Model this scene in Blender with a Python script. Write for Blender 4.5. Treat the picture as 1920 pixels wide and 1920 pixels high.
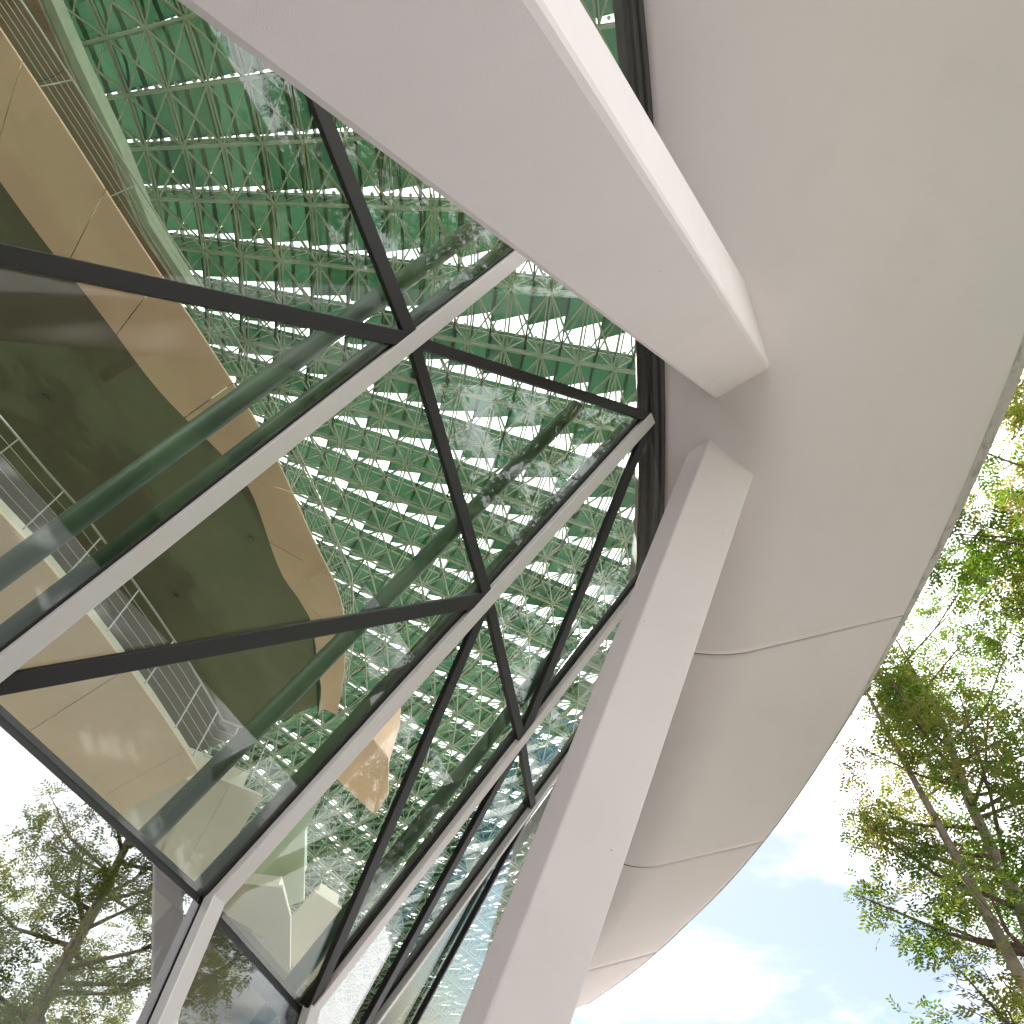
import bpy, bmesh, math, random
from mathutils import Vector, Matrix

for o in list(bpy.data.objects):
    bpy.data.objects.remove(o, do_unlink=True)
SC = bpy.context.scene
COL = SC.collection
V = Vector

# ------------------------------------------------------------------ camera
EYE = V((0, 0, 1.6))
F = 1507.0                                   # focal length in photo pixels (1920 px frame)
zc = V((192, -1010, 1507)).normalized()      # zenith in camera axes (x right, y down, z forward)
hc = V((1395, 2513, 1507)); hc = (hc - hc.dot(zc) * zc).normalized()   # along the facade
yc = zc.cross(hc)                            # into the building
R = Matrix((hc, yc, zc))                     # camera axes -> world axes
cam = bpy.data.cameras.new('camera')
cam.sensor_fit = 'HORIZONTAL'; cam.sensor_width = 36.0
cam.lens = 36.0 * F / 1920.0
cam.clip_start = 0.05; cam.clip_end = 4000
camo = bpy.data.objects.new('camera', cam); COL.objects.link(camo)
right = R @ V((1, 0, 0)); up = R @ V((0, -1, 0)); back = R @ V((0, 0, -1))
camo.matrix_world = Matrix(((right.x, up.x, back.x, EYE.x), (right.y, up.y, back.y, EYE.y),
                            (right.z, up.z, back.z, EYE.z), (0, 0, 0, 1)))
SC.camera = camo

# ------------------------------------------------------------------ sky and sun
SUN_DIR = V((0.42, 0.34, 1.0)).normalized()   # towards the sun: high, behind the building
EXPOSURE = 1.9
w = bpy.data.worlds.new('World'); SC.world = w; w.use_nodes = True
nt = w.node_tree; N = nt.nodes; L = nt.links; N.clear()
sky = N.new('ShaderNodeTexSky'); sky.sky_type = 'NISHITA'; sky.sun_disc = False
sky.sun_elevation = math.asin(SUN_DIR.z); sky.sun_rotation = math.atan2(SUN_DIR.x, SUN_DIR.y)
sky.altitude = 50; sky.air_density = 1.0; sky.dust_density = 1.2; sky.ozone_density = 1.0
bg1 = N.new('ShaderNodeBackground'); bg1.inputs['Strength'].default_value = 0.05
L.new(sky.outputs[0], bg1.inputs['Color'])
bg2 = N.new('ShaderNodeBackground'); bg2.inputs['Color'].default_value = (1.0, 1.0, 1.02, 1); bg2.inputs['Strength'].default_value = 0.93
tc = N.new('ShaderNodeTexCoord')
sep = N.new('ShaderNodeSeparateXYZ'); L.new(tc.outputs['Generated'], sep.inputs[0])
def mth(op, a, b=None, clamp=False):
    n = N.new('ShaderNodeMath'); n.operation = op; n.use_clamp = clamp
    for i, q in enumerate((a, b)):
        if q is None: continue
        if isinstance(q, (int, float)): n.inputs[i].default_value = q
        else: L.new(q, n.inputs[i])
    return n.outputs[0]
zz = mth('MAXIMUM', sep.outputs[2], 0.02)
den = mth('ADD', zz, 0.18)
comb = N.new('ShaderNodeCombineXYZ')
L.new(mth('DIVIDE', sep.outputs[0], den), comb.inputs[0]); L.new(mth('DIVIDE', sep.outputs[1], den), comb.inputs[1])
comb.inputs[2].default_value = 3.7
no = N.new('ShaderNodeTexNoise'); no.inputs['Scale'].default_value = 1.7; no.inputs['Detail'].default_value = 9
no.inputs['Roughness'].default_value = 0.55; no.inputs['Distortion'].default_value = 0.25
L.new(comb.outputs[0], no.inputs['Vector'])
dt = N.new('ShaderNodeVectorMath'); dt.operation = 'DOT_PRODUCT'; L.new(tc.outputs['Generated'], dt.inputs[0])
dt.inputs[1].default_value = V((0.9, 0.12, -0.45)).normalized()
cov = mth('MULTIPLY', mth('SUBTRACT', 0.532, dt.outputs['Value']), 5.0)   # a cloud front: closed overhead, clear sky low towards +x
m = mth('ADD', mth('MULTIPLY', mth('SUBTRACT', no.outputs[0], 0.47), 4.0), cov)
mr = N.new('ShaderNodeMapRange'); mr.interpolation_type = 'SMOOTHSTEP'
mr.inputs['From Min'].default_value = -0.35; mr.inputs['From Max'].default_value = 0.55; mr.inputs['To Min'].default_value = 0.08
L.new(m, mr.inputs['Value'])
mx = N.new('ShaderNodeMixShader'); L.new(mr.outputs[0], mx.inputs[0]); L.new(bg1.outputs[0], mx.inputs[1]); L.new(bg2.outputs[0], mx.inputs[2])
wo = N.new('ShaderNodeOutputWorld'); L.new(mx.outputs[0], wo.inputs['Surface'])

sl = bpy.data.lights.new('sun', 'SUN'); sl.energy = 3.0; sl.angle = math.radians(0.6); sl.color = (1.0, 0.965, 0.92)
so = bpy.data.objects.new('sun', sl); COL.objects.link(so)
so.rotation_euler = SUN_DIR.to_track_quat('Z', 'Y').to_euler(); so.location = (0, 0, 60)

vs = SC.view_settings
SC.display_settings.display_device = 'sRGB'
vs.view_transform = 'Standard'; vs.look = 'None'; vs.exposure = EXPOSURE; vs.gamma = 1.0; vs.use_curve_mapping = False
cy = SC.cycles
cy.use_denoising = True
cy.max_bounces = 9; cy.diffuse_bounces = 4; cy.glossy_bounces = 4; cy.transparent_max_bounces = 20; cy.transmission_bounces = 6
cy.use_adaptive_sampling = True; cy.adaptive_threshold = 0.02
cy.sample_clamp_indirect = 6.0; cy.caustics_reflective = False; cy.caustics_refractive = False

# ------------------------------------------------------------------ picture measurements -> places
# all building coordinates below: x along the facade, y into the building, z height above the ground
TL = math.radians(35.03); NS, NC = math.sin(TL), math.cos(TL)   # facade leans 35 degrees out over the path
def ray(px, py):
    return (R @ V((px - 960, py - 960, F))).normalized()
XB = [1.76, 4.25]                                   # cap bar positions along x
STRIP = [(-60, 4.25, 0.0), (4.25, 5.95, 6.0), (5.95, 7.0, 15.0), (7.0, 60, 21.0)]
def wdepth(x):
    wv = 6.0
    for a, b, ph in STRIP:
        if x > a: wv += math.tan(math.radians(ph)) * (min(x, b) - max(a, -60)) if ph else 0
    return wv
def fac(x, z, off=0.0):
    """point on the facade at (x, z); off = metres behind the outer face"""
    wv = wdepth(x) + off
    return V((x, (wv - NS * (z - 1.6)) / NC, z))
def fnormal(x):
    for a, b, ph in STRIP:
        if x <= b:
            p = math.radians(ph); return V((math.sin(p), -math.cos(p) * NC, -math.cos(p) * NS))
def onfac(px, py):
    r = ray(px, py); t = 5.0
    for i in range(40):
        p = r * t; n0 = r.y * NC + r.z * NS
        wv = wdepth(p.x)
        t = t * .4 + .6 * (wv / n0)
    p = r * t + EYE
    return p
def onz(px, py, z):
    r = ray(px, py); return EYE + r * ((z - 1.6) / r.z)

# ------------------------------------------------------------------ materials
def mat(name):
    m = bpy.data.materials.new(name); m.use_nodes = True
    n = m.node_tree.nodes; n.clear()
    o = n.new('ShaderNodeOutputMaterial'); b = n.new('ShaderNodeBsdfPrincipled')
    m.node_tree.links.new(b.outputs[0], o.inputs[0])
    return m, n, m.node_tree.links, b, o
def plain(name, col, rough=0.6, metal=0.0, var=0.06, scale=2.0, bump=0.0, bscale=60, spec=0.5, stain=None):
    m, n, l, b, o = mat(name)
    t = n.new('ShaderNodeTexCoord')
    ns = n.new('ShaderNodeTexNoise'); ns.inputs['Scale'].default_value = scale; ns.inputs['Detail'].default_value = 8; ns.inputs['Roughness'].default_value = .62
    l.new(t.outputs['Object'], ns.inputs['Vector'])
    cr = n.new('ShaderNodeValToRGB')
    cr.color_ramp.elements[0].position = .3; cr.color_ramp.elements[1].position = .72
    cr.color_ramp.elements[0].color = (*[c * (1 - var) for c in col], 1)
    cr.color_ramp.elements[1].color = (*[min(1, c * (1 + var)) for c in col], 1)
    l.new(ns.outputs[0], cr.inputs[0])
    outc = cr.outputs[0]
    if stain:
        scol, sscale, lo, hi, amt = stain
        n2 = n.new('ShaderNodeTexNoise'); n2.inputs['Scale'].default_value = sscale; n2.inputs['Detail'].default_value = 10; n2.inputs['Roughness'].default_value = .7
        l.new(t.outputs['Object'], n2.inputs['Vector'])
        r2 = n.new('ShaderNodeMapRange'); r2.inputs['From Min'].default_value = lo; r2.inputs['From Max'].default_value = hi; r2.inputs['To Max'].default_value = amt
        l.new(n2.outputs[0], r2.inputs[0])
        mxn = n.new('ShaderNodeMix'); mxn.data_type = 'RGBA'
        l.new(r2.outputs[0], mxn.inputs[0]); l.new(outc, mxn.inputs[6]); mxn.inputs[7].default_value = (*scol, 1)
        outc = mxn.outputs[2]
    if name == 'white_render':                                   # small pits and specks in the render coat
        n4 = n.new('ShaderNodeTexVoronoi'); n4.inputs['Scale'].default_value = 3.2; l.new(t.outputs['Object'], n4.inputs['Vector'])
        r4 = n.new('ShaderNodeMapRange'); r4.inputs['From Min'].default_value = .022; r4.inputs['From Max'].default_value = .034; r4.inputs['To Min'].default_value = .55; r4.inputs['To Max'].default_value = 0
        l.new(n4.outputs['Distance'], r4.inputs[0])
        m4 = n.new('ShaderNodeMix'); m4.data_type = 'RGBA'; l.new(r4.outputs[0], m4.inputs[0]); l.new(outc, m4.inputs[6]); m4.inputs[7].default_value = (.22, .19, .18, 1); outc = m4.outputs[2]
    l.new(outc, b.inputs['Base Color'])
    b.inputs['Roughness'].default_value = rough; b.inputs['Metallic'].default_value = metal
    b.inputs['Specular IOR Level'].default_value = spec
    if bump:
        n3 = n.new('ShaderNodeTexNoise'); n3.inputs['Scale'].default_value = bscale; n3.inputs['Detail'].default_value = 4
        l.new(t.outputs['Object'], n3.inputs['Vector'])
        bp = n.new('ShaderNodeBump'); bp.inputs['Strength'].default_value = bump; bp.inputs['Distance'].default_value = .01
        l.new(n3.outputs[0], bp.inputs['Height']); l.new(bp.outputs[0], b.inputs['Normal'])
    return m
M = {}
M['white'] = plain('white_render', (.735, .657, .66), .75, var=.03, scale=.5, bump=.2, bscale=260, stain=((.40, .36, .345), 1.1, .52, .85, .16))
M['soffit'] = plain('canopy_render', (.775, .69, .70), .8, var=.025, scale=.5, bump=.2, bscale=260, stain=((.46, .40, .40), 1.1, .52, .88, .18))
M['cap'] = plain('pale_aluminium', (.60, .56, .55), .42, .25, var=.03, scale=5)
M['black'] = plain('black_frame', (.010, .008, .009), .45, var=.1, scale=3)
M['grey'] = plain('bronze_grey_frame', (.10, .09, .088), .4, .3, var=.05)
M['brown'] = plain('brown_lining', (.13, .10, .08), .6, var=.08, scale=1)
M['tan'] = plain('tan_wood_panel', (.78, .52, .37), .5, var=.07, scale=1.2, stain=((.5, .38, .27), .8, .45, .8, .5))
M['tanpale'] = plain('pale_wood_panel', (.90, .71, .53), .5, var=.05, scale=1.0, stain=((.72, .52, .36), .7, .42, .8, .6))
M['cream'] = plain('cream_panel', (.72, .68, .56), .55, var=.04, scale=.8)
M['paleg'] = plain('pale_green_panel', (.62, .74, .60), .45, var=.05, scale=.8)
M['beam'] = plain('pale_stained_beam', (.42, .48, .36), .6, var=.15, scale=4)
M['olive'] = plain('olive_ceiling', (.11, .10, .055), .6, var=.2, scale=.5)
M['darkwood'] = plain('dark_brown_panel', (.25, .14, .10), .55, var=.08, scale=1.2)
M['steelg'] = plain('pale_green_steel', (.33, .40, .29), .38, .1, var=.05)
M['tube'] = plain('green_tube', (.040, .075, .045), .4, .0, var=.06)
M['rail'] = plain('stainless_rail', (.45, .44, .40), .35, .7, var=.03)
M['edge'] = plain('stained_edge', (.52, .46, .44), .8, var=.12, scale=6, bump=.4, bscale=40, stain=((.13, .105, .095), 5.0, .50, .70, .7))
M['floor'] = plain('hall_floor', (.66, .60, .53), .5, var=.05, scale=.5)
M['wallin'] = plain('hall_wall', (.58, .52, .43), .7, var=.05, scale=.4)
M['pave'] = plain('granite_paving', (.50, .488, .495), .8, var=.12, scale=.35, bump=.2)
M['lawn'] = plain('lawn', (.045, .07, .022), .9, var=.35, scale=1.2, bump=.6, bscale=20)
M['darkstrip'] = plain('bounce_cut_ground', (.045, .05, .025), .95, var=.4, scale=3, bump=.6, bscale=15)  # dark ground colour for the added strip below the glass
M['bark'] = plain('bark', (.33, .27, .22), .85, var=.35, scale=7, bump=.7, bscale=30)
M['twig'] = plain('twig', (.17, .11, .085), .8, var=.2, scale=7)
M['joint'] = plain('dark_joint', (.012, .011, .01), .95)
M['tower'] = plain('tower_cladding', (.50, .52, .56), .5, var=.05, scale=.1)
M['towerfin'] = plain('tower_fin', (.75, .75, .76), .5, var=.03)
M['towerglass'] = plain('tower_glass', (.05, .10, .18), .08, .3, var=.2, scale=.15)
M['bulb'] = plain('clear_bolt', (.75, .8, .76), .15, .4)

def glassmat(name, f0, tint):
    m, n, l, b, o = mat(name)
    n.remove(b)
    tr = n.new('ShaderNodeBsdfTransparent'); tr.inputs['Color'].default_value = (*tint, 1)
    gl = n.new('ShaderNodeBsdfGlossy'); gl.inputs['Roughness'].default_value = 0.0; gl.inputs['Color'].default_value = (.96, .97, 1, 1)
    fr = n.new('ShaderNodeLayerWeight'); fr.inputs['Blend'].default_value = .5
    pw = n.new('ShaderNodeMath'); pw.operation = 'POWER'; pw.inputs[1].default_value = 5.0; l.new(fr.outputs['Facing'], pw.inputs[0])
    mm = n.new('ShaderNodeMath'); mm.operation = 'MULTIPLY_ADD'; mm.inputs[1].default_value = 1 - f0; mm.inputs[2].default_value = f0; mm.use_clamp = True
    l.new(pw.outputs[0], mm.inputs[0])
    t = n.new('ShaderNodeTexCoord'); ns = n.new('ShaderNodeTexNoise'); ns.inputs['Scale'].default_value = 1.1; ns.inputs['Detail'].default_value = 1
    l.new(t.outputs['Object'], ns.inputs['Vector'])
    bp = n.new('ShaderNodeBump'); bp.inputs['Strength'].default_value = .12; bp.inputs['Distance'].default_value = .01
    l.new(ns.outputs[0], bp.inputs['Height']); l.new(bp.outputs[0], gl.inputs['Normal'])
    mx = n.new('ShaderNodeMixShader'); l.new(mm.outputs[0], mx.inputs[0]); l.new(tr.outputs[0], mx.inputs[1]); l.new(gl.outputs[0], mx.inputs[2])
    l.new(mx.outputs[0], o.inputs[0])
    return m
M['glass'] = glassmat('facade_glass', .047, (.92, .96, .92))
M['glass2'] = glassmat('coated_glass', .15, (.90, .95, .92))
M['mirror'] = glassmat('reflective_glass', .36, (.55, .60, .57))
def louvremat():
    m, n, l, b, o = mat('green_louvre_glass')
    n.remove(b)
    t = n.new('ShaderNodeTexCoord'); ns = n.new('ShaderNodeTexNoise'); ns.inputs['Scale'].default_value = .8; ns.inputs['Detail'].default_value = 3
    l.new(t.outputs['Object'], ns.inputs['Vector'])
    oi = n.new('ShaderNodeObjectInfo')
    ad = n.new('ShaderNodeMath'); ad.operation = 'MULTIPLY_ADD'; ad.inputs[1].default_value = .5; l.new(oi.outputs['Random'], ad.inputs[0])
    h = n.new('ShaderNodeMath'); h.operation = 'MULTIPLY'; h.inputs[1].default_value = .5; l.new(ns.outputs[0], h.inputs[0]); l.new(h.outputs[0], ad.inputs[2])
    cr = n.new('ShaderNodeValToRGB')
    cr.color_ramp.elements[0].color = (.003, .0105, .005, 1); cr.color_ramp.elements[1].color = (.0125, .037, .0195, 1)
    l.new(ad.outputs[0], cr.inputs[0])
    tl = n.new('ShaderNodeBsdfTranslucent'); l.new(cr.outputs[0], tl.inputs[0])
    df = n.new('ShaderNodeBsdfDiffuse'); df.inputs[0].default_value = (.022, .055, .03, 1)
    gl = n.new('ShaderNodeBsdfGlossy'); gl.inputs['Roughness'].default_value = .12
    a = n.new('ShaderNodeAddShader'); l.new(tl.outputs[0], a.inputs[0]); l.new(df.outputs[0], a.inputs[1])
    mx = n.new('ShaderNodeMixShader'); mx.inputs[0].default_value = .06; l.new(a.outputs[0], mx.inputs[1]); l.new(gl.outputs[0], mx.inputs[2])
    l.new(mx.outputs[0], o.inputs[0])
    return m
M['louvre'] = louvremat()
def leafmat(name, cols):
    m, n, l, b, o = mat(name)
    g = n.new('ShaderNodeNewGeometry'); cr = n.new('ShaderNodeValToRGB')
    e = cr.color_ramp.elements
    e[0].position = 0; e[0].color = (*cols[0], 1); e[1].position = 1; e[1].color = (*cols[-1], 1)
    for i, c in enumerate(cols[1:-1]):
        k = e.new((i + 1) / (len(cols) - 1)); k.color = (*c, 1)
    at = n.new('ShaderNodeAttribute'); at.attribute_name = 'tone'
    ad = n.new('ShaderNodeMath'); ad.operation = 'MULTIPLY_ADD'; ad.inputs[1].default_value = .3
    l.new(g.outputs['Random Per Island'], ad.inputs[0])
    s = n.new('ShaderNodeMath'); s.operation = 'MULTIPLY'; s.inputs[1].default_value = .7; l.new(at.outputs['Fac'], s.inputs[0]); l.new(s.outputs[0], ad.inputs[2])
    l.new(ad.outputs[0], cr.inputs[0]); l.new(cr.outputs[0], b.inputs['Base Color'])
    b.inputs['Roughness'].default_value = .5
    tl = n.new('ShaderNodeBsdfTranslucent')
    hs = n.new('ShaderNodeHueSaturation'); hs.inputs['Value'].default_value = 1.25; hs.inputs['Saturation'].default_value = 1.1; l.new(cr.outputs[0], hs.inputs['Color']); l.new(hs.outputs[0], tl.inputs[0])
    mx = n.new('ShaderNodeMixShader'); mx.inputs[0].default_value = .45; l.new(b.outputs[0], mx.inputs[1]); l.new(tl.outputs[0], mx.inputs[2])
    l.new(mx.outputs[0], o.inputs[0])
    return m
M['leaf'] = leafmat('leaves', [(.055, .115, .016), (.10, .19, .024), (.18, .21, .036), (.24, .20, .055), (.22, .15, .08)])

# ------------------------------------------------------------------ mesh helpers
class MB:
    def __init__(s): s.v = []; s.f = []
    def face_verts(s, pts, faces):
        k = len(s.v); s.v += [V(p) for p in pts]; s.f += [tuple(i + k for i in f) for f in faces]
    def bar(s, p, q, wd, ht, nrm):
        """box beam p->q, wd across, ht along nrm (centred)"""
        p, q = V(p), V(q); d = (q - p).normalized(); u = (nrm - d * nrm.dot(d)).normalized(); t = d.cross(u)
        a, b = t * (wd / 2), u * (ht / 2)
        s.face_verts([p - a - b, p + a - b, p + a + b, p - a + b, q - a - b, q + a - b, q + a + b, q - a + b],
                     [(0, 1, 2, 3), (7, 6, 5, 4), (0, 4, 5, 1), (1, 5, 6, 2), (2, 6, 7, 3), (3, 7, 4, 0)])
    def tube(s, pts, r, seg=8, r2=None, cap=True):
        pts = [V(p) for p in pts]; n = len(pts); k0 = len(s.v)
        t0 = (pts[1] - pts[0]).normalized()
        a = t0.orthogonal().normalized()
        for i, p in enumerate(pts):
            t = (pts[min(i + 1, n - 1)] - pts[max(i - 1, 0)]).normalized()
            a = (a - t * a.dot(t)).normalized(); b = t.cross(a)
            rr = r if r2 is None else r + (r2 - r) * i / (n - 1)
            for j in range(seg):
                th = 2 * math.pi * j / seg
                s.v.append(p + (a * math.cos(th) + b * math.sin(th)) * rr)
        for i in range(n - 1):
            for j in range(seg):
                j2 = (j + 1) % seg
                s.f.append((k0 + i * seg + j, k0 + i * seg + j2, k0 + (i + 1) * seg + j2, k0 + (i + 1) * seg + j))
        if cap:
            s.f.append(tuple(k0 + j for j in range(seg))[::-1]); s.f.append(tuple(k0 + (n - 1) * seg + j for j in range(seg)))
    def prism(s, poly, off):
        n = len(poly); off = V(off)
        s.face_verts(list(poly) + [V(p) + off for p in poly],
                     [tuple(range(n))[::-1], tuple(range(n, 2 * n))] + [(i, (i + 1) % n, n + (i + 1) % n, n + i) for i in range(n)])
    def build(s, name, m, parent=None, smooth=False, bevel=0.0, fix=True):
        me = bpy.data.meshes.new(name); me.from_pydata([tuple(p) for p in s.v], [], s.f)
        if fix:
            bm = bmesh.new(); bm.from_mesh(me); bmesh.ops.recalc_face_normals(bm, faces=bm.faces); bm.to_mesh(me); bm.free()
        me.materials.append(m)
        if smooth: me.polygons.foreach_set('use_smooth', [True] * len(me.polygons))
        o = bpy.data.objects.new(name, me); COL.objects.link(o)
        if parent: o.parent = parent
        if bevel:
            md = o.modifiers.new('bevel', 'BEVEL'); md.width = bevel; md.segments = 2; md.limit_method = 'ANGLE'; md.angle_limit = math.radians(30)
        return o
def tag(o, label=None, cat=None, group=None, kind=None):
    if label: o['label'] = label
    if cat: o['category'] = cat
    if group: o['group'] = group
    if kind: o['kind'] = kind
    return o
def thing(name, label, cat, group=None):
    o = bpy.data.objects.new(name, None); COL.objects.link(o); o.empty_display_size = .3
    return tag(o, label, cat, group)
def lerp(a, b, t): return a + (b - a) * t
def sample(pts, t):
    """Catmull-Rom through points, t in 0..len-1"""
    i = max(0, min(len(pts) - 2, int(math.floor(t)))); f = t - i
    p0 = pts[max(i - 1, 0)]; p1 = pts[i]; p2 = pts[i + 1]; p3 = pts[min(i + 2, len(pts) - 1)]
    return 0.5 * ((2 * p1) + (p2 - p0) * f + (2 * p0 - 5 * p1 + 4 * p2 - p3) * f * f + (3 * p1 - p0 - 3 * p2 + p3) * f ** 3)

# ------------------------------------------------------------------ ground
b = MB(); b.face_verts([(-900, -900, 0), (900, -900, 0), (900, 900, 0), (-900, 900, 0)], [(0, 1, 2, 3)])
tag(b.build('plaza_ground', M['pave']), kind='structure')
b = MB(); b.face_verts([(-120, -160, .004), (140, -160, .004), (140, -24, .004), (17, -24, .004), (17, -6.5, .004), (-120, -6.5, .004)], [(0, 1, 2, 3, 4, 5)])
tag(b.build('lawn', M['lawn']), kind='structure')
b = MB(); b.face_verts([(-30, .4, .004), (31, .4, .004), (31, 5.3, .004), (-30, 5.3, .004)], [(0, 1, 2, 3)])
tag(b.build('bounce_cut_strip', M['darkstrip']), kind='structure')  # unseen dark strip, added to cut light bounced up into the soffit cove
b = MB(); b.face_verts([(-14, 5.6, .008), (31, 5.6, .008), (31, 24, .008), (-14, 24, .008)], [(0, 1, 2, 3)])
tag(b.build('hall_floor', M['floor']), kind='structure')
b = MB(); b.bar((8.5, 24, 9.3), (8.5, 24.3, 9.3), 46, 18.6, V((0, 0, 1))); tag(b.build('hall_wall', M['wallin']), kind='structure')
b = MB(); b.bar((-14, 15, 8.0), (-14.3, 15, 8.0), 18, 16, V((0, 0, 1))); tag(b.build('side_wall', M['wallin']), kind='structure')
b = MB(); b.bar((31, 19.2, 9.3), (31.3, 19.2, 9.3), 9.6, 18.6, V((0, 0, 1))); tag(b.build('end_wall', M['wallin']), kind='structure')

# ------------------------------------------------------------------ canopy: soffit between the jamb line and the outer edge
# jamb and edge stations, one pair per row; the soffit is lofted between them
Jpx = [(1150, -420), (1186, -160), (1214, 100), (1233, 380), (1245, 690), (1247, 960), (1235, 1190), (1182, 1420), (1090, 1590), (1012, 1720), (960, 1840)]
Epx = [(2450, -1050), (2340, -620), (2200, -180), (2050, 260), (1918, 640), (1812, 905), (1703, 1143), (1580, 1370), (1428, 1606), (1290, 1745), (1098, 1880)]
Jw = [onfac(*p) for p in Jpx]
Ew = []
for k, p in enumerate(Epx):
    dz = 0.15 + 0.02 * k
    Ew.append(onz(p[0], p[1], Jw[k].z + dz))
def smooth(pts, n=300, win=32, it=2):
    q = [sample(pts, (len(pts) - 1) * i / n) for i in range(n + 1)]
    for _ in range(it):
        r_ = []
        for i in range(n + 1):
            k = min(win, i, n - i); r_.append(sum(q[i - k:i + k + 1], V()) / (2 * k + 1))
        q = r_
    return q
Jd, Ed = smooth(Jw), smooth(Ew)
def stn(q, v): return sample(q, min(10, max(0, v)) * 30)
COVE, UC = 0.66, 0.40
def soffit(u, v):
    j = stn(Jd, v); e = stn(Ed, v)
    p = lerp(j - V((0, 0, COVE)), e, u)
    if u < UC: p = p + V((0, 0, COVE * (1 - u / UC) ** 2))
    return p
canopy = thing('canopy', 'sweeping white rendered canopy soffit with curved outer edge against the sky', 'canopy')
NU = 40
def loft(v0, v1, fn, n=24, nu=NU):
    bm = MB(); nv = max(3, int(n * (v1 - v0)) + 2)
    vv = [v0 + (v1 - v0) * i / (nv - 1) for i in range(nv)]
    pts = [fn(j / nu, q) for q in vv for j in range(nu + 1)]
    fs = [(i * (nu + 1) + j, i * (nu + 1) + j + 1, (i + 1) * (nu + 1) + j + 1, (i + 1) * (nu + 1) + j) for i in range(nv - 1) for j in range(nu)]
    bm.face_verts(pts, fs); return bm
seams = [0, 6.0, 8.0, 9.25, 10]
for a, c in zip(seams[:-1], seams[1:]):
    ga = 0.005 if a > 0 else 0; gc = 0.005 if c < 10 else 0
    bm = loft(a + ga, c - gc, soffit)
    o = bm.build('soffit_panel', M['soffit'], canopy, smooth=True, fix=False)
    sd = o.modifiers.new('thick', 'SOLIDIFY'); sd.thickness = .05; sd.offset = 0
    # normals: make the lower side face down
for a in seams[1:-1]:
    loft(a - .009, a + .009, lambda u, v: soffit(u, v) + V((0, 0, -.006)), n=1).build('joint_strip', M['joint'], canopy, fix=False)
upz = V((0, 0, .06))
loft(0, 10, lambda u, v: soffit(u, v) + upz * 1.3, n=10).build('backing_sheet', M['joint'], canopy, smooth=True, fix=False)
loft(0, 10, lambda u, v: soffit(u, v) + V((0, 0, .75)) , n=10).build('roof_deck', M['edge'], canopy, smooth=True, fix=False)
bm = MB(); pts = []; fs = []
nv = 200
for i in range(nv + 1):
    v = 10 * i / nv; e = stn(Ed, v); j = stn(Jd, v); out = (e - j); out.z = 0; out.normalize()
    t = min(1.0, max(.25, (9.5 - v) / 5))
    pts += [e + V((0, 0, -.026)) - out * .03, e + out * .03 + V((0, 0, -.02)), e + out * .20 * t + V((0, 0, .07)), e + out * .24 * t + V((0, 0, .8)), e - out * .1 + V((0, 0, .8)), e - out * .1 + V((0, 0, .03))]
for i in range(nv):
    for k in range(6):
        k2 = (k + 1) % 6
        fs.append((i * 6 + k, i * 6 + k2, (i + 1) * 6 + k2, (i + 1) * 6 + k))
bm.face_verts(pts, fs); bm.build('edge_fascia', M['edge'], canopy, smooth=False)

# ------------------------------------------------------------------ inclined columns
def hit(p, d):
    """first soffit point along p + t d"""
    best = None
    for i in range(0, 201):
        for j in range(0, 81):
            q = soffit(j / 80, 10 * i / 200) - p
            t = q.dot(d); e = (q - d * t).length
            if best is None or e < best[0]: best = (e, t)
    return best[1]
def ray_soffit(px, py):
    r = ray(px, py); t = hit(EYE, r); return EYE + r * t
def strut(name, label, corners, vp, length, over=.25, extra=None, taper=1.0):
    d = ray(*vp)
    pts = [ray_soffit(*c) for c in corners]
    if extra: pts = extra(pts, d)
    top = [p + d * over for p in pts]
    th = thing(name, label, 'column', None)
    bot = [p - d * (length + over) for p in top]
    bot = [bot[0], bot[1], lerp(bot[1], bot[2], taper), lerp(bot[0], bot[3], taper)]
    bmx = MB(); bmx.face_verts(top + bot, [(0, 1, 2, 3), (7, 6, 5, 4)] + [(i, (i + 1) % 4, 4 + (i + 1) % 4, 4 + i) for i in range(4)])
    bmx.build('shaft', M['white'], th, bevel=.022 if taper == 1 else .04)
    return th, pts, d
def close4(pts, d):
    a, b_, c_ = pts[:3]
    # bring all corners to one plane across the axis, then add the hidden fourth corner
    q = [p - d * (p - a).dot(d) for p in (a, b_, c_)]
    q.append(q[0] + q[2] - q[1])
    return [p + d * .35 for p in q]
strut('inclined_column', 'broad white column leaning overhead with one brightly lit side face', [(1340, 750), (1445, 690), (1392, 512)], (1604, 942), 13.0, extra=close4, taper=.08)
strut('inclined_column', 'slender white leaning column in front of the glass, lower right', [(1290, 845), (1333, 818), (1415, 888)], (2094, -1155), 9.6, extra=close4)

# ------------------------------------------------------------------ glass facade
fa = thing('glass_facade', 'leaning glass facade of triangular panes with black mullions and pale cap bars', 'facade')
ZB = 1.6 + 3.24
def jz(x):
    best = None
    for i in range(401):
        p = stn(Jd, 10 * i / 400); e = abs(p.x - x)
        if best is None or e < best[0]: best = (e, p.z)
    return best[1] + .06
X0, X1, X2, X3, X4 = -5.0, 1.76, 4.25, 5.95, 7.0
def nodepx(px, py):
    p = onfac(px, py); return (p.x, p.z)
n1 = (X1, nodepx(765, 635)[1]); n2 = (X2, nodepx(903, 1112)[1]); n3 = (X3, nodepx(972, 1388)[1]); n4 = (X4, nodepx(992, 1590)[1])
tl1 = (X1, jz(X1)); tr = (X2, nodepx(1215, 785)[1]); tr2 = (X3, jz(X3) - .1); tr3 = (X4, jz(X4)); tl0 = (X0, jz(X0) if X0 > Jw[0].x else Jw[0].z + .4)
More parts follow.
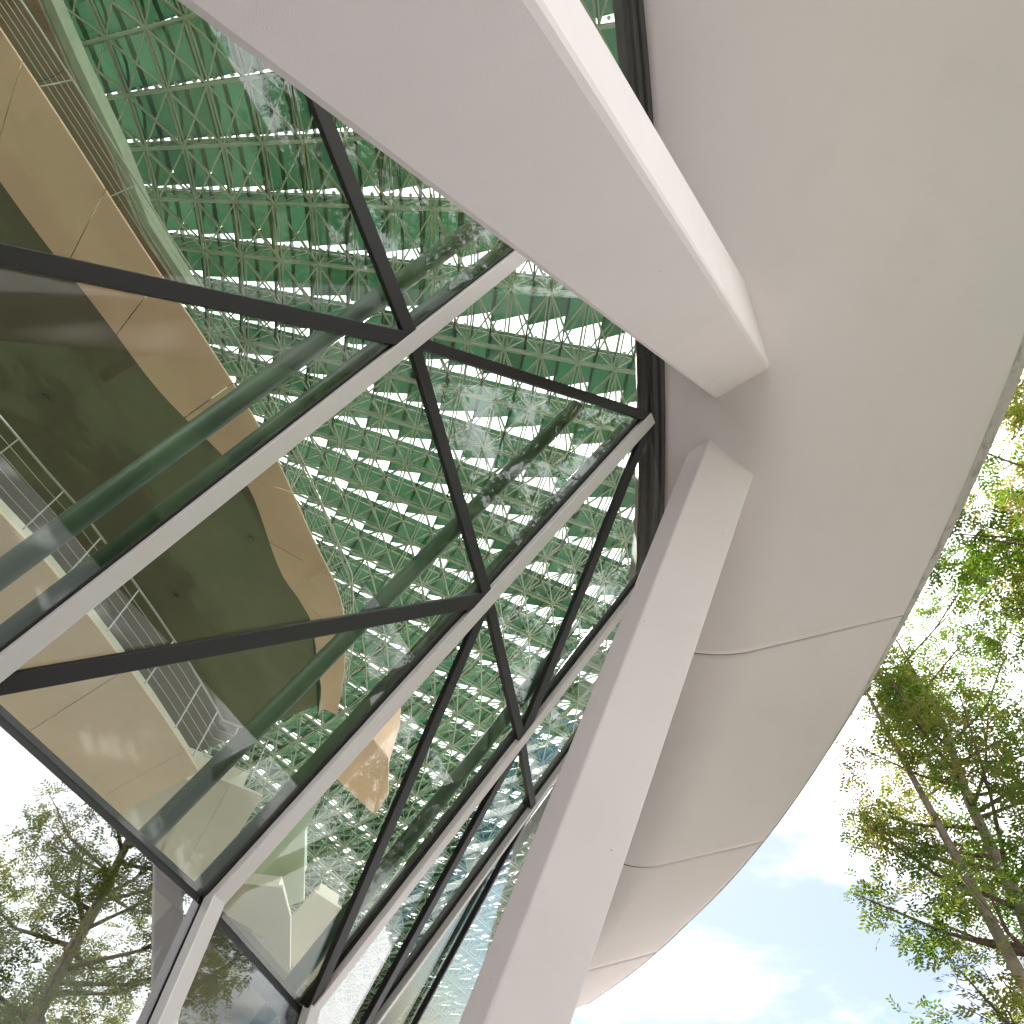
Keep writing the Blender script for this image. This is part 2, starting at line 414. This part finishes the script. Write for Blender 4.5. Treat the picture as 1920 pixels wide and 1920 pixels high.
sl = (nodepx(600, 220)[1] - n1[1]) / (nodepx(600, 220)[0] - n1[0]); lm = (X0, n1[1] + sl * (X0 - X1))
s2 = (nodepx(0, 480)[1] - n1[1]) / (nodepx(0, 480)[0] - n1[0]); xb0 = X1 + (ZB - n1[1]) / s2; lb = (xb0, ZB)
bl0, bl1, bl2, bl3, bl4 = (X0, ZB), (X1, ZB), (X2, ZB), (X3, ZB), (X4, ZB)
X5 = 10.0
panes = [([n1, tl1, tl0, lm], 0), ([n1, lm, bl0, lb], 0), ([n1, lb, bl1], 0),
         ([n1, tl1, tr], 1), ([n1, tr, n2], 1), ([bl1, n1, n2], 1), ([bl1, n2, bl2], 1),
         ([tr, tr2, n3], 2), ([tr, n3, n2], 2), ([n2, n3, bl3], 2), ([n2, bl3, bl2], 2),
         ([n3, tr2, tr3, n4], 3), ([n3, n4, bl4], 3), ([n3, bl4, bl3], 3),
         ([n4, tr3, (X5, n4[1] + .3)], 4), ([n4, (X5, n4[1] + .3), (X5, ZB), bl4], 4)]
def faco(x, z, off, side):
    """point behind/before the facade measured along the pane normal of a strip"""
    xm = {0: 0, 1: 3, 2: 5, 3: 6.5, 4: 8.5}[side]
    return fac(x, z) - fnormal(xm) * off
for poly, st in panes:
    pts = [faco(x, z, 0, st) for x, z in poly]
    xm = {0: 0, 1: 3, 2: 5, 3: 6.5, 4: 8.5}[st]
    bm = MB(); bm.prism(pts, fnormal(xm) * -.012); bm.build('glass_pane', M['glass2' if st >= 3 else 'glass'], fa)
def member(a, c, st, wd=.13, dp=.2, off=-.07, name='mullion', m='black'):
    xm = {0: 0, 1: 3, 2: 5, 3: 6.5, 4: 8.5}[st]; nn = fnormal(xm)
    dp = .065; wd *= .92
    bm = MB(); bm.bar(faco(*a, off + dp / 2, st), faco(*c, off + dp / 2, st), wd, dp, nn)
    return bm.build(name, M[m], fa, bevel=.008)
member(n1, lm, 0, .15, .16); member(n1, lb, 0, .15, .14)
member(n1, tr, 1, .12, .14); member(n1, n2, 1, .13, .16); member(bl1, n2, 1, .15, .14)
member(n2, n3, 2, .12, .15); member(n3, tr, 2, .13, .16); member(n2, bl3, 2, .12, .15)
member(n3, n4, 3, .10, .12); member(n3, bl4, 3, .12, .14); member(n4, (8.3, ZB), 4, .05, .08)
for x, st, top in ((X1, 1, tl1), (X2, 2, tr), (X3, 3, tr2), (X4, 4, tr3)):
    nn = (fnormal(x - .05) + fnormal(x + .05)).normalized()
    bm = MB(); wd = .14 if st < 3 else (.105 if st == 3 else .055)
    bm.bar(fac(x, ZB) + nn * .048, fac(*top) + nn * .048, wd, .072, nn); bm.build('cap_bar', M['cap'], fa, bevel=.006)
    bm = MB(); bm.bar(fac(x, ZB) - nn * .045, fac(*top) - nn * .045, wd + .02, .06, nn); bm.build('mullion', M['black'], fa, bevel=.006)
    bm = MB(); bm.bar(fac(x, ZB) + nn * .003, fac(*top) + nn * .003, wd + .035, .012, nn); bm.build('gasket', M['black'], fa)
# foot transom where the lean starts, and the upright glazing below it
ft = [fac(x, ZB) for x in (X0, X1, X2, X3, X4, X5)]
for a, c in zip(ft[:-1], ft[1:]):
    nn = V((0, -1, 0))
    bm = MB(); bm.bar(a - V((0, -.10, .01)), c - V((0, -.10, .01)), .15, .16, nn); bm.build('transom', M['black'], fa, bevel=.008)
    bm = MB(); g = .0
    q = [a + V((0, 0, -.06)), c + V((0, 0, -.06)), V((c.x, c.y, .1)), V((a.x, a.y, .1))]
    bm.prism(q, V((0, .012, 0))); bm.build('glass_pane', M['mirror' if a.x < 4 else 'glass'], fa)
for p in ft[1:-1]:
    bm = MB(); bm.bar(p + V((0, -.06, .02)), V((p.x, p.y - .06, 0)), .14, .10, V((0, -1, 0))); bm.build('cap_bar', M['cap'], fa, bevel=.006)
    bm = MB(); bm.bar(p + V((0, .09, 0)), V((p.x, p.y + .09, 0)), .20, .15, V((0, -1, 0))); bm.build('mullion', M['black'], fa, bevel=.006)
# jamb profiles along the soffit
def along(v, dist, off):
    p = stn(Jd, v); q = stn(Jd, v + .02) if v < 9.9 else stn(Jd, v - .02)
    t = (q - p).normalized() * (1 if v < 9.9 else -1); n = fnormal(p.x); s = t.cross(n)
    if s.y < 0: s = -s
    return p + s * dist - n * off
for dist, wd, off, mt in ((.055, .085, -.05, 'grey'), (.155, .085, -.02, 'grey'), (.105, .34, .05, 'black')):
    bm = MB(); ns_ = 90; pts = []
    for i in range(ns_ + 1):
        v = 8.6 * i / ns_
        for dd, oo in ((-wd / 2, 0), (wd / 2, 0), (wd / 2, .08), (-wd / 2, .08)):
            pts.append(along(v, dist + dd, off + oo))
    fs = [(i * 4 + k, i * 4 + (k + 1) % 4, i * 4 + 4 + (k + 1) % 4, i * 4 + 4 + k) for i in range(ns_) for k in range(4)]
    bm.face_verts(pts, fs); bm.build('jamb_profile', M[mt], fa)
# green steel tubes behind the bars
def tube_at(px, py, off, rad, zlo, zhi, name='support_tube'):
    r = ray(px, py); n0 = V((0, NC, NS)); x = 0; t = 6
    for i in range(40):
        p = r * t; t = t * .4 + .6 * ((wdepth(p.x) + off) / r.dot(n0))
    p = r * t + EYE; dd = V((0, -NS, NC))
    a = p + dd * ((zlo - p.z) / NC); c = p + dd * ((zhi - p.z) / NC)
    bm = MB(); bm.tube([a, c], rad, 20); return bm.build(name, M['tube'], fa, smooth=True)
tube_at(465, 738, .85, .10, 2.5, 11.6)
tube_at(470, 835, .32, .075, 4.6, 11.6)
tube_at(620, 1225, .85, .095, 2.5, 10.6)
tube_at(700, 1315, .33, .08, 4.6, 10.4)
tube_at(800, 1530, .85, .09, 2.5, 9.4)
tube_at(835, 1545, .33, .075, 4.6, 9.2)
tube_at(905, 1640, .6, .08, 4.0, 8.6)
tube_at(885, 1700, .3, .065, 4.6, 8.6)

# upstand wall from the jamb to the roof
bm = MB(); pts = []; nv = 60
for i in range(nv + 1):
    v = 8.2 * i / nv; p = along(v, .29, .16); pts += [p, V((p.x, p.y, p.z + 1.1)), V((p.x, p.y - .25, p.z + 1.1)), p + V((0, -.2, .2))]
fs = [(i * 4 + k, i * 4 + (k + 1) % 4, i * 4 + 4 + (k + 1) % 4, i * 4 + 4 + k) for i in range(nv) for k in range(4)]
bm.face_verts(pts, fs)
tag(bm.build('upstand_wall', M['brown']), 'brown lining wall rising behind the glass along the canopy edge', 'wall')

# ------------------------------------------------------------------ balconies
def soffit_poly(px, z, name, m, parent, th=.05):
    pts = [onz(x, y, z) for x, y in px]
    bm = MB(); bm.prism(pts, (0, 0, th)); return bm.build(name, M[m], parent)
def strip_panels(outer, inner, z, cuts, parent, m, th=.03, name='soffit_panel', gap=.006):
    """split a band between two world polylines (same length) into panels at param cuts"""
    for a, c in zip(cuts[:-1], cuts[1:]):
        k = 6; o_ = [sample(outer, lerp(a + gap, c - gap, i / k)) for i in range(k + 1)]; n_ = [sample(inner, lerp(a + gap, c - gap, i / k)) for i in range(k + 1)]
        bm = MB(); bm.prism(o_ + n_[::-1], (0, 0, th)); bm.build(name, M[m], parent)
def handrail(path, parent, zs, postgap=2.2):
    hr = MB()
    hr.tube([p + V((0, 0, zs[-1] + .02)) for p in path], .013, 8)
    rail = hr.build('handrail', M['rail'], parent, smooth=True)
    for z in zs[:-1]:
        q = MB(); q.tube([p + V((0, 0, z)) for p in path], .0045, 6); q.build('rail_wire', M['rail'], rail, smooth=True)
    L_ = 0
    for a, c in zip(path[:-1], path[1:]):
        d = (c - a); n = max(1, int(d.length / postgap))
        for i in range(n):
            p = a + d * ((i + .5) / n); q = MB(); q.bar(p, p + V((0, 0, zs[-1])), .012, .02, V((0, 1, 0))); q.build('post', M['rail'], rail)
# balcony 2 (middle): tan band with rail, olive ceiling behind
Z2 = 10.6
bal2 = thing('atrium_balcony', 'upper curving balcony with tan soffit panels and wire handrail behind the glass', 'balcony', 'balconies inside the atrium')
out2 = [onz(x, y, Z2) for x, y in ((-140, -150), (0, 55), (135, 260), (270, 470), (395, 655), (505, 835), (583, 1003), (640, 1130), (646, 1245), (632, 1340))]
inn2 = [onz(x, y, Z2) for x, y in ((-260, 20), (-60, 260), (65, 430), (190, 590), (300, 735), (425, 862), (474, 930), (526, 1072), (585, 1170), (606, 1330))]
strip_panels(out2, inn2, Z2, [0, 1.3, 2.45, 3.25, 4.35, 5.5, 6.6, 7.55, 9.0], bal2, 'tan')
ol = [p + V((0, 0, .07)) for p in out2]
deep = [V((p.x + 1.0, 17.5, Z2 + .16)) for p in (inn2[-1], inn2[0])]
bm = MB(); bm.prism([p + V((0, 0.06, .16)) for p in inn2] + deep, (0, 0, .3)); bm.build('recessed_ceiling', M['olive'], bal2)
bm = MB(); bm.prism([p + V((0, .42, .066)) for p in out2] + [p + V((0, .02, .066)) for p in inn2[::-1]], (0, 0, .45)); bm.build('slab', M['cream'], bal2)
for px_, py_ in ((85, 745), (330, 1120), (470, 1010)):
    c_ = onz(px_, py_, Z2 + .15); q = MB(); q.tube([c_, c_ - V((0, 0, .03))], .05, 14); q.build('downlight', M['grey'], bal2)
handrail([p + V((0, .04, .10)) for p in out2], bal2, (.12, .24, .36, .48, .60))
# balcony 1 (lower)
Z1 = 7.2
bal1 = thing('atrium_balcony', 'lower balcony with wide tan soffit and steel railing above the foot of the glass', 'balcony', 'balconies inside the atrium')
out1 = [onz(x, y, Z1) for x, y in ((-120, 830), (0, 962), (73, 1039), (157, 1143), (233, 1243), (303, 1340), (349, 1410), (372, 1447))]
inn1 = [V((p.x + 1.2, 12.5, Z1)) for p in out1]
strip_panels(out1, inn1, Z1, [0, 1.9, 4.1, 5.95, 7.0], bal1, 'tanpale', gap=.005)
e1 = [onz(x, y, Z1) for x, y in ((376, 1449), (436, 1470), (492, 1494))]
strip_panels(e1, [V((p.x + 5.5, 14.5, Z1)) for p in e1], Z1, [0, .95, 2.0], bal1, 'cream', gap=.005)
bm = MB(); bm.prism([p + V((0, .40, .062)) for p in out1] + [e1[2] + V((0, .40, .062)), V((e1[2].x + 3.2, 12.4, Z1 + .062)), V((out1[0].x, 12.4, Z1 + .062))], (0, 0, .4)); bm.build('slab', M['cream'], bal1)
handrail([p + V((0, .04, .10)) for p in out1] + [p + V((0, .04, .10)) for p in e1[1:]], bal1, (.14, .27, .40, .53, .66), 2.0)
# balcony 3 (top): dark brown soffit with pale edge beam
Z3 = 14.6
bal3 = thing('atrium_balcony', 'topmost dark brown balcony soffit with pale stained edge beam, upper left', 'balcony', 'balconies inside the atrium')
out3 = [onz(x, y, Z3) for x, y in ((-20, -160), (70, 0), (128, 130), (205, 290), (262, 430), (345, 560))]
inn3 = [V((p.x - .4, p.y + 3.2, Z3)) for p in out3]
strip_panels(out3, inn3, Z3, [0, 2.0, 3.6, 5.0], bal3, 'darkwood', gap=.01)
bm = MB(); bm.prism([p + V((0, -.02, .08)) for p in out3] + [p + V((-.02, -.17, .08)) for p in out3[::-1]], (0, 0, .3)); bm.build('edge_beam', M['beam'], bal3)
bm = MB(); bm.prism([p + V((0, .02, .065)) for p in out3] + [p + V((0, 0, .065)) for p in inn3[::-1]], (0, 0, .4)); bm.build('slab', M['cream'], bal3)
# hanging volumes seen low between the lower bars
def volume(label, px, z, h, m, name='hanging_volume', m2=None):
    pts = [onz(x, y, z) for x, y in px]
    t = thing(name, label, 'soffit')
    bm = MB(); bm.prism(pts, (0, 0, .05)); bm.build('soffit_panel', M[m], t, bevel=.01)
    c = sum(pts, V()) / len(pts)
    bm = MB(); bm.prism([c + (p - c) * .72 + V((0, 0, .052)) for p in pts], (0, 0, h)); bm.build('box', M[m2 or m], t)
volume('tan hexagonal hanging volume seen through the second lowest glass row', [(690, 1374), (729, 1422), (728, 1490), (703, 1528), (619, 1450), (634, 1424)], 11.2, 1.6, 'tan')
volume('pale green angular soffit low behind the glass', [(492, 1560), (600, 1500), (572, 1560), (570, 1690), (537, 1700), (526, 1655), (438, 1648)], 9.2, .4, 'paleg')
volume('cream soffit wedge just above the foot of the glass', [(545, 1720), (590, 1672), (640, 1705), (600, 1860), (560, 1880), (545, 1800)], 8.6, .4, 'cream')
volume('cream lower ceiling panel behind the foot transom', [(395, 1655), (440, 1655), (530, 1665), (545, 1720), (543, 1900), (380, 1760)], 8.0, .3, 'cream')
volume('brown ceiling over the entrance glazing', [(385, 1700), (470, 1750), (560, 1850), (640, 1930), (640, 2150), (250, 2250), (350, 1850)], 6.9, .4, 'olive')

# ------------------------------------------------------------------ atrium roof: fan of green louvres over a steel space frame
ZR = 17.6; CX, CY = -6.0, 20.5
def pol(rho, th, z=ZR):
    a = math.radians(th); return V((CX + rho * math.sin(a), CY - rho * math.cos(a), z))
roof = thing('atrium_roof', 'fan shaped roof of green glass louvres and pale steel space frame', 'roof')
TH = [2, 6, 10, 14.1, 18.2, 22.2, 26.2, 30.3, 34.1, 37.6, 41.0, 44.2, 47.3, 50.5, 53.7]
while TH[-1] < 100: TH.append(TH[-1] + 3.1)
RP = 0.76; RH = [8.5 + RP * i for i in range(40)]; HP = RP / 2
def okfan(rho, th):
    p = pol(rho, th); return rho < 28.0 or p.y > .47 * p.x
NR = lambda th: max(i for i in range(len(RH)) if okfan(RH[i], th)) + 1
def inview(p, mrg=60):
    v = R.transposed() @ (p - EYE)
    if v.z < .1: return False
    x = 960 + F * v.x / v.z; y = 960 + F * v.y / v.z
    return -mrg < x < 1300 + mrg and -mrg < y < 1920 + mrg
rng = random.Random(5)
cells = []
for k in range(1, len(TH)):
    for j in range(len(RH) - 1):
        if okfan(RH[j + 1], TH[k - 1]): cells.append((k, j))
restp = MB(); cnt = 0
order = sorted(cells, key=lambda kj: (not inview(pol(RH[kj[1]] + HP, TH[kj[0]] - 2)), (pol(RH[kj[1]] + HP, TH[kj[0]]) - EYE).length))
for k, j in order:
    t0, t1 = TH[k - 1], TH[k]; r0, r1 = RH[j], RH[j + 1]; pt = t1 - t0
    f = min(1, max(0, (t1 - 23) / 26)); f = max(f, min(1, max(0, (r0 - 14.5) / 5)) * min(1, max(0, (t1 - 18) / 10)))
    g0 = lerp(.04, .20, f); g1 = lerp(.09, .47, f)
    jit = rng.uniform(-.02, .02)
    nx = 4; pts = []
    for a in range(nx + 1):
        s = a / nx
        for c in range(2):
            u = c
            rr = lerp(r0 - .03, r1 + .03, u)
            g = lerp(g0, g1, u) + jit
            th = lerp(t0, t1 - pt * g, s)
            zb = ZR + .16 * math.sin(math.pi * s) + .20 * (1 - s)
            pts.append(pol(rr, th, zb))
    fs = [(2 * a, 2 * a + 1, 2 * a + 3, 2 * a + 2) for a in range(nx)]
    if cnt < 300 and inview(pol(r0 + HP, t1 - 1.5)):
        bm = MB(); bm.face_verts(pts, fs); o = bm.build('louvre_panel', M['louvre'], roof, smooth=True, fix=False); cnt += 1
    else: restp.face_verts(pts, fs)
tag(restp.build('louvre_field', M['louvre'], roof, smooth=True, fix=False), kind='stuff')
web = MB(); ZL = ZR - .75
for k in range(len(TH)):
    b1 = MB(); pts = [pol(RH[0] + HP * i, TH[k], ZL) for i in range(2 * NR(TH[k]) - 2)]
    b1.tube(pts, .030, 6); b1.tube([p + V((0, 0, .11)) for p in pts], .022, 6)
    b1.build('row_chord', M['steelg'], roof, smooth=True)
    b2 = MB(); b2.tube([pol(RH[0] + HP * i, TH[k], ZR - .06) for i in range(2 * NR(TH[k]) - 2)], .028, 6); b2.build('row_purlin', M['steelg'], roof, smooth=True)
bolts = MB(); bear = MB()
for k in range(len(TH) - 1):
    tm = (TH[k] + TH[k + 1]) / 2
    for j in range(len(RH) - 1):
        if not inview(pol(RH[j] + HP, tm), 150) or not okfan(RH[j + 1], TH[k]): continue
        lo = pol(RH[j] + HP, TH[k], ZL); lo2 = pol(RH[j] + HP, TH[k + 1], ZL); lo3 = pol(RH[j] + RP + HP, TH[k + 1], ZL)
        off = (pol(RH[j] + HP + .1, TH[k], ZL) - pol(RH[j] + HP, TH[k], ZL)) * .35
        for sg in (-1, 1): web.tube([lo + off * sg, lo2 + off * sg], .018, 5, cap=False)                       # paired lower chords
        web.tube([lo, lo3], .024, 5, cap=False)
        if j: web.tube([lo, pol(RH[j] - HP, TH[k + 1], ZL)], .019, 5, cap=False)
        for rr, tt in ((RH[j], TH[k + 1]), (RH[j + 1], TH[k + 1]), (RH[j], TH[k]), (RH[j + 1], TH[k])):
            web.tube([lo, pol(rr, tt, ZR - .05)], .020, 5, cap=False)
        for q in (0, HP):                                             # deep dark louvre bearers
            a_ = pol(RH[j] + q, TH[k], ZR - .04); c_ = pol(RH[j] + q, TH[k + 1], ZR - .04)
            bear.bar(a_, c_, .035 if q == 0 else .025, .14, V((0, 0, 1)))
        for q in (.2, .56) if TH[k] < 36 else ():
            c = pol(RH[j] + q, TH[k] - .25, ZR - .02)
            bolts.tube([c, c + V((0, 0, .10))], .04, 6)
cap = [pol(8.5, a, ZR + .5) for a in range(-180, 181, 10)]
b1 = MB(); b1.prism(cap[:-1], (0, 0, .3)); b1.build('roof_slab', M['wallin'], roof)
b1 = MB(); b1.prism([V((-16, 25, ZR + .9)), V((-16, 20.5, ZR + .9)), V((-14.5, 20.5, ZR + .9)), V((2.5, 20.5, ZR + .9)), V((32, 20.5, ZR + .9)), V((32, 25, ZR + .9))], (0, 0, .3)); b1.build('roof_slab', M['wallin'], roof)
b1 = MB(); b1.prism([V((-16, 20.5, ZR + 1.3)), V((-16, -2, ZR + 1.3)), pol(22, -4, ZR + 1.3), pol(8.4, -4, ZR + 1.3)], (0, 0, .3)); b1.build('roof_slab', M['wallin'], roof)
tag(web.build('space_frame_web', M['steelg'], roof, smooth=True, fix=False), kind='stuff')
tag(bear.build('louvre_bearers', M['tube'], roof, fix=False), kind='stuff')
tag(bolts.build('louvre_bolts', M['bulb'], roof, fix=False), kind='stuff')

# ------------------------------------------------------------------ trees
def leafmesh(name, centres, rnd, per, lsize, parent):
    vs_, fs_, tone = [], [], []
    for c, rad, tn in centres:
        for i in range(per):
            d = V((rnd.gauss(0, 1), rnd.gauss(0, 1), rnd.gauss(0, .8))).normalized() * rad * rnd.random() ** .45
            base = c + d
            ax = (d.normalized() * .7 + V((rnd.uniform(-1, 1), rnd.uniform(-1, 1), rnd.uniform(-.9, .3)))).normalized()
            side = ax.cross(V((rnd.uniform(-.4, .4), rnd.uniform(-.4, .4), 1))).normalized(); nrm = side.cross(ax)
            n = rnd.randint(3, 5); ln = lsize * rnd.uniform(.75, 1.25)
            for q in range(n):
                for sgn in (-1, 1):
                    o = base + ax * (q * ln * .55)
                    ld = (ax * .55 + side * sgn * .85 + nrm * rnd.uniform(-.35, .25)).normalized()
                    wv = ld.cross(nrm).normalized() * (ln * .2)
                    k = len(vs_); mid = o + ld * ln * .5
                    vs_ += [o, mid + wv, o + ld * ln, mid - wv]; fs_.append((k, k + 1, k + 2, k + 3)); tone += [min(1, max(0, tn + rnd.gauss(0, .08)))] * 4
    me = bpy.data.meshes.new(name); me.from_pydata([tuple(p) for p in vs_], [], fs_); me.materials.append(M['leaf'])
    at = me.attributes.new('tone', 'FLOAT', 'POINT'); at.data.foreach_set('value', tone)
    o = bpy.data.objects.new(name, me); COL.objects.link(o); o.parent = parent
    return o
def tree(label, base, height, seed, crown_r, z0, lsize=.12, per=26, nb=26, tr=.2, twin=False, group=None, dens=1.0):
    rnd = random.Random(seed); root = thing('tree', label, 'tree', group); root.location = base
    tk = MB(); pts = []
    for i in range(9):
        t = i / 8; pts.append(V((rnd.uniform(-.08, .08) * (i > 0), rnd.uniform(-.08, .08) * (i > 0), height * .97 * t)))
    tk.tube(pts, tr, 10, r2=.03)
    if twin:
        q = [pts[3] + V((0, 0, 0))] + [pts[3] + V((rnd.uniform(-.05, .05) - .12 * i, .16 * i, height * .085 * i)) for i in range(1, 7)]
        tk.tube(q, tr * .55, 8, r2=.025)
    centres = []; br = MB()
    for i in range(nb):
        t = (i + rnd.random()) / nb; z = lerp(z0, height * .96, t)
        a = rnd.uniform(0, 2 * math.pi) if i % 2 else i * 2.4
        prof = crown_r * (0.35 + .65 * math.sin(math.pi * (0.18 + .72 * (1 - t))) ** .8) * rnd.uniform(.65, 1.1)
        st = sample(pts, 8 * z / (height * .97) if z < height * .97 else 7.99)
        end = st + V((math.cos(a) * prof, math.sin(a) * prof, prof * rnd.uniform(.25, .75)))
        midp = lerp(st, end, .5) + V((rnd.uniform(-.12, .12), rnd.uniform(-.12, .12), -.08 * prof))
        br.tube([st, midp, end], max(.012, .05 * (1 - t) + .02), 6, r2=.008)
        tn = rnd.choice([.12, .2, .3, .45, .62, .8])
        for s in (.35, .55, .72, .88, 1.02):
            if rnd.random() > dens: continue
            c = (lerp(st, midp, s * 2) if s < .5 else lerp(midp, end, (s - .5) * 2)) + V((rnd.gauss(0, .22), rnd.gauss(0, .22), rnd.gauss(0, .18)))
            centres.append((c, rnd.uniform(.28, .62), tn + rnd.gauss(0, .1)))
            if rnd.random() < .7: br.tube([st if s < .5 else midp, c], .012, 5, r2=.005)
    tk.build('trunk', M['bark'], root, smooth=True)
    br.build('branches', M['twig'], root, smooth=True)
    leafmesh('crown', centres, rnd, per, lsize, root)
    return root
def at_azimuth(px, py, dist):
    r = ray(px, py); k = dist / math.hypot(r.x, r.y); return V((r.x * k, r.y * k, 0))
tree('tall slender tree with autumn tinged leaves right of the canopy edge', at_azimuth(1800, 1450, 12.5), 14.0, 11, 2.1, 3.0, lsize=.088, per=32, nb=68, tr=.21, twin=True, dens=.8)
tree('tree with bright green spray of leaves at the upper right frame edge', at_azimuth(2060, 930, 10.5), 15.5, 4, 2.6, 5.0, lsize=.095, per=40, nb=56, tr=.22, dens=.8)
protos = [(-6, -11), (2.5, -13.5), (12.5, -17.5), (20, -19), (-13, -16), (6.5, -20)]
first = None
kids = {}
for i, (x, y) in enumerate(protos):
    lab = ['leafy tree on the plaza mirrored in the upright glass at lower left', 'leafy plaza tree mirrored in the middle of the leaning glass', 'plaza tree mirrored beside the reflected office tower',
           'plaza tree nearest the office tower, mirrored in the narrow glass', 'outermost plaza tree mirrored at the left of the glass', 'plaza tree on the lawn mirrored among the louvres'][i]
    if first is None:
        first = tree(lab, V((x, y, 0)), 12.0, 31, 3.0, 2.6, lsize=.13, per=22, nb=46, tr=.2, group='trees across the plaza')
    else:
        r_ = first.copy(); COL.objects.link(r_); r_['label'] = lab; r_.location = (x, y, 0); r_.rotation_euler = (0, 0, 1.3 * i); s = [1, .9, 1.2, 1.1, 1.05, 1.15][i]; r_.scale = (s, s, s)
        for ch in first.children:
            c_ = ch.copy(); COL.objects.link(c_); c_.parent = r_

belt = [(-46, -36), (-37, -41), (-29, -37), (-20, -42), (-10, -38), (1, -43), (36, -44), (46, -40)]
ords = ['first', 'second', 'third', 'fourth', 'fifth', 'sixth', 'seventh', 'last']
for i, (x, y) in enumerate(belt):
    r_ = first.copy(); COL.objects.link(r_); r_['label'] = ords[i] + ' tree from the left in the far row mirrored along the horizon'; r_['group'] = 'far row of trees'
    r_.location = (x, y, 0); r_.rotation_euler = (0, 0, 2.1 * i + .4); s = 1.1 + .12 * ((i * 7) % 4); r_.scale = (s * 1.35, s * 1.35, s)
    for ch in first.children:
        c_ = ch.copy(); COL.objects.link(c_); c_.parent = r_

# ------------------------------------------------------------------ office tower across the street
def tower(label, loc, sx, sy, floors, rot=0):
    t = thing('office_tower', label, 'building'); t.location = loc; t.rotation_euler = (0, 0, rot)
    H = floors * 3.6
    bm = MB(); bm.bar((0, 0, 0), (0, 0, H), sx - .6, sy - .6, V((0, 1, 0))); bm.build('wall', M['tower'], t)
    for f_ in range(floors):
        bm = MB(); bm.bar((0, 0, f_ * 3.6 + 1.0), (0, 0, f_ * 3.6 + 3.1), sx, sy, V((0, 1, 0))); bm.build('window', M['towerglass'], t)
    n = int(sx / 2.4)
    for i in range(n + 1):
        for yy in (-sy / 2 - .05, sy / 2 + .05):
            bm = MB(); bm.bar((-sx / 2 + sx * i / n, yy, 0), (-sx / 2 + sx * i / n, yy, H), .5, .3, V((0, 1, 0))); bm.build('fin', M['towerfin'], t)
    n = int(sy / 2.4)
    for i in range(n + 1):
        for xx in (-sx / 2 - .05, sx / 2 + .05):
            bm = MB(); bm.bar((xx, -sy / 2 + sy * i / n, 0), (xx, -sy / 2 + sy * i / n, H), .3, .5, V((0, 1, 0))); bm.build('fin', M['towerfin'], t)
    bm = MB(); bm.bar((0, 0, H), (0, 0, H + 1.2), sx + .8, sy + .8, V((0, 1, 0))); bm.build('roof', M['tower'], t)
tower('finned office tower mirrored in the narrow glass beside the slender column', (78, -16, 0), 22, 22, 11, .2)
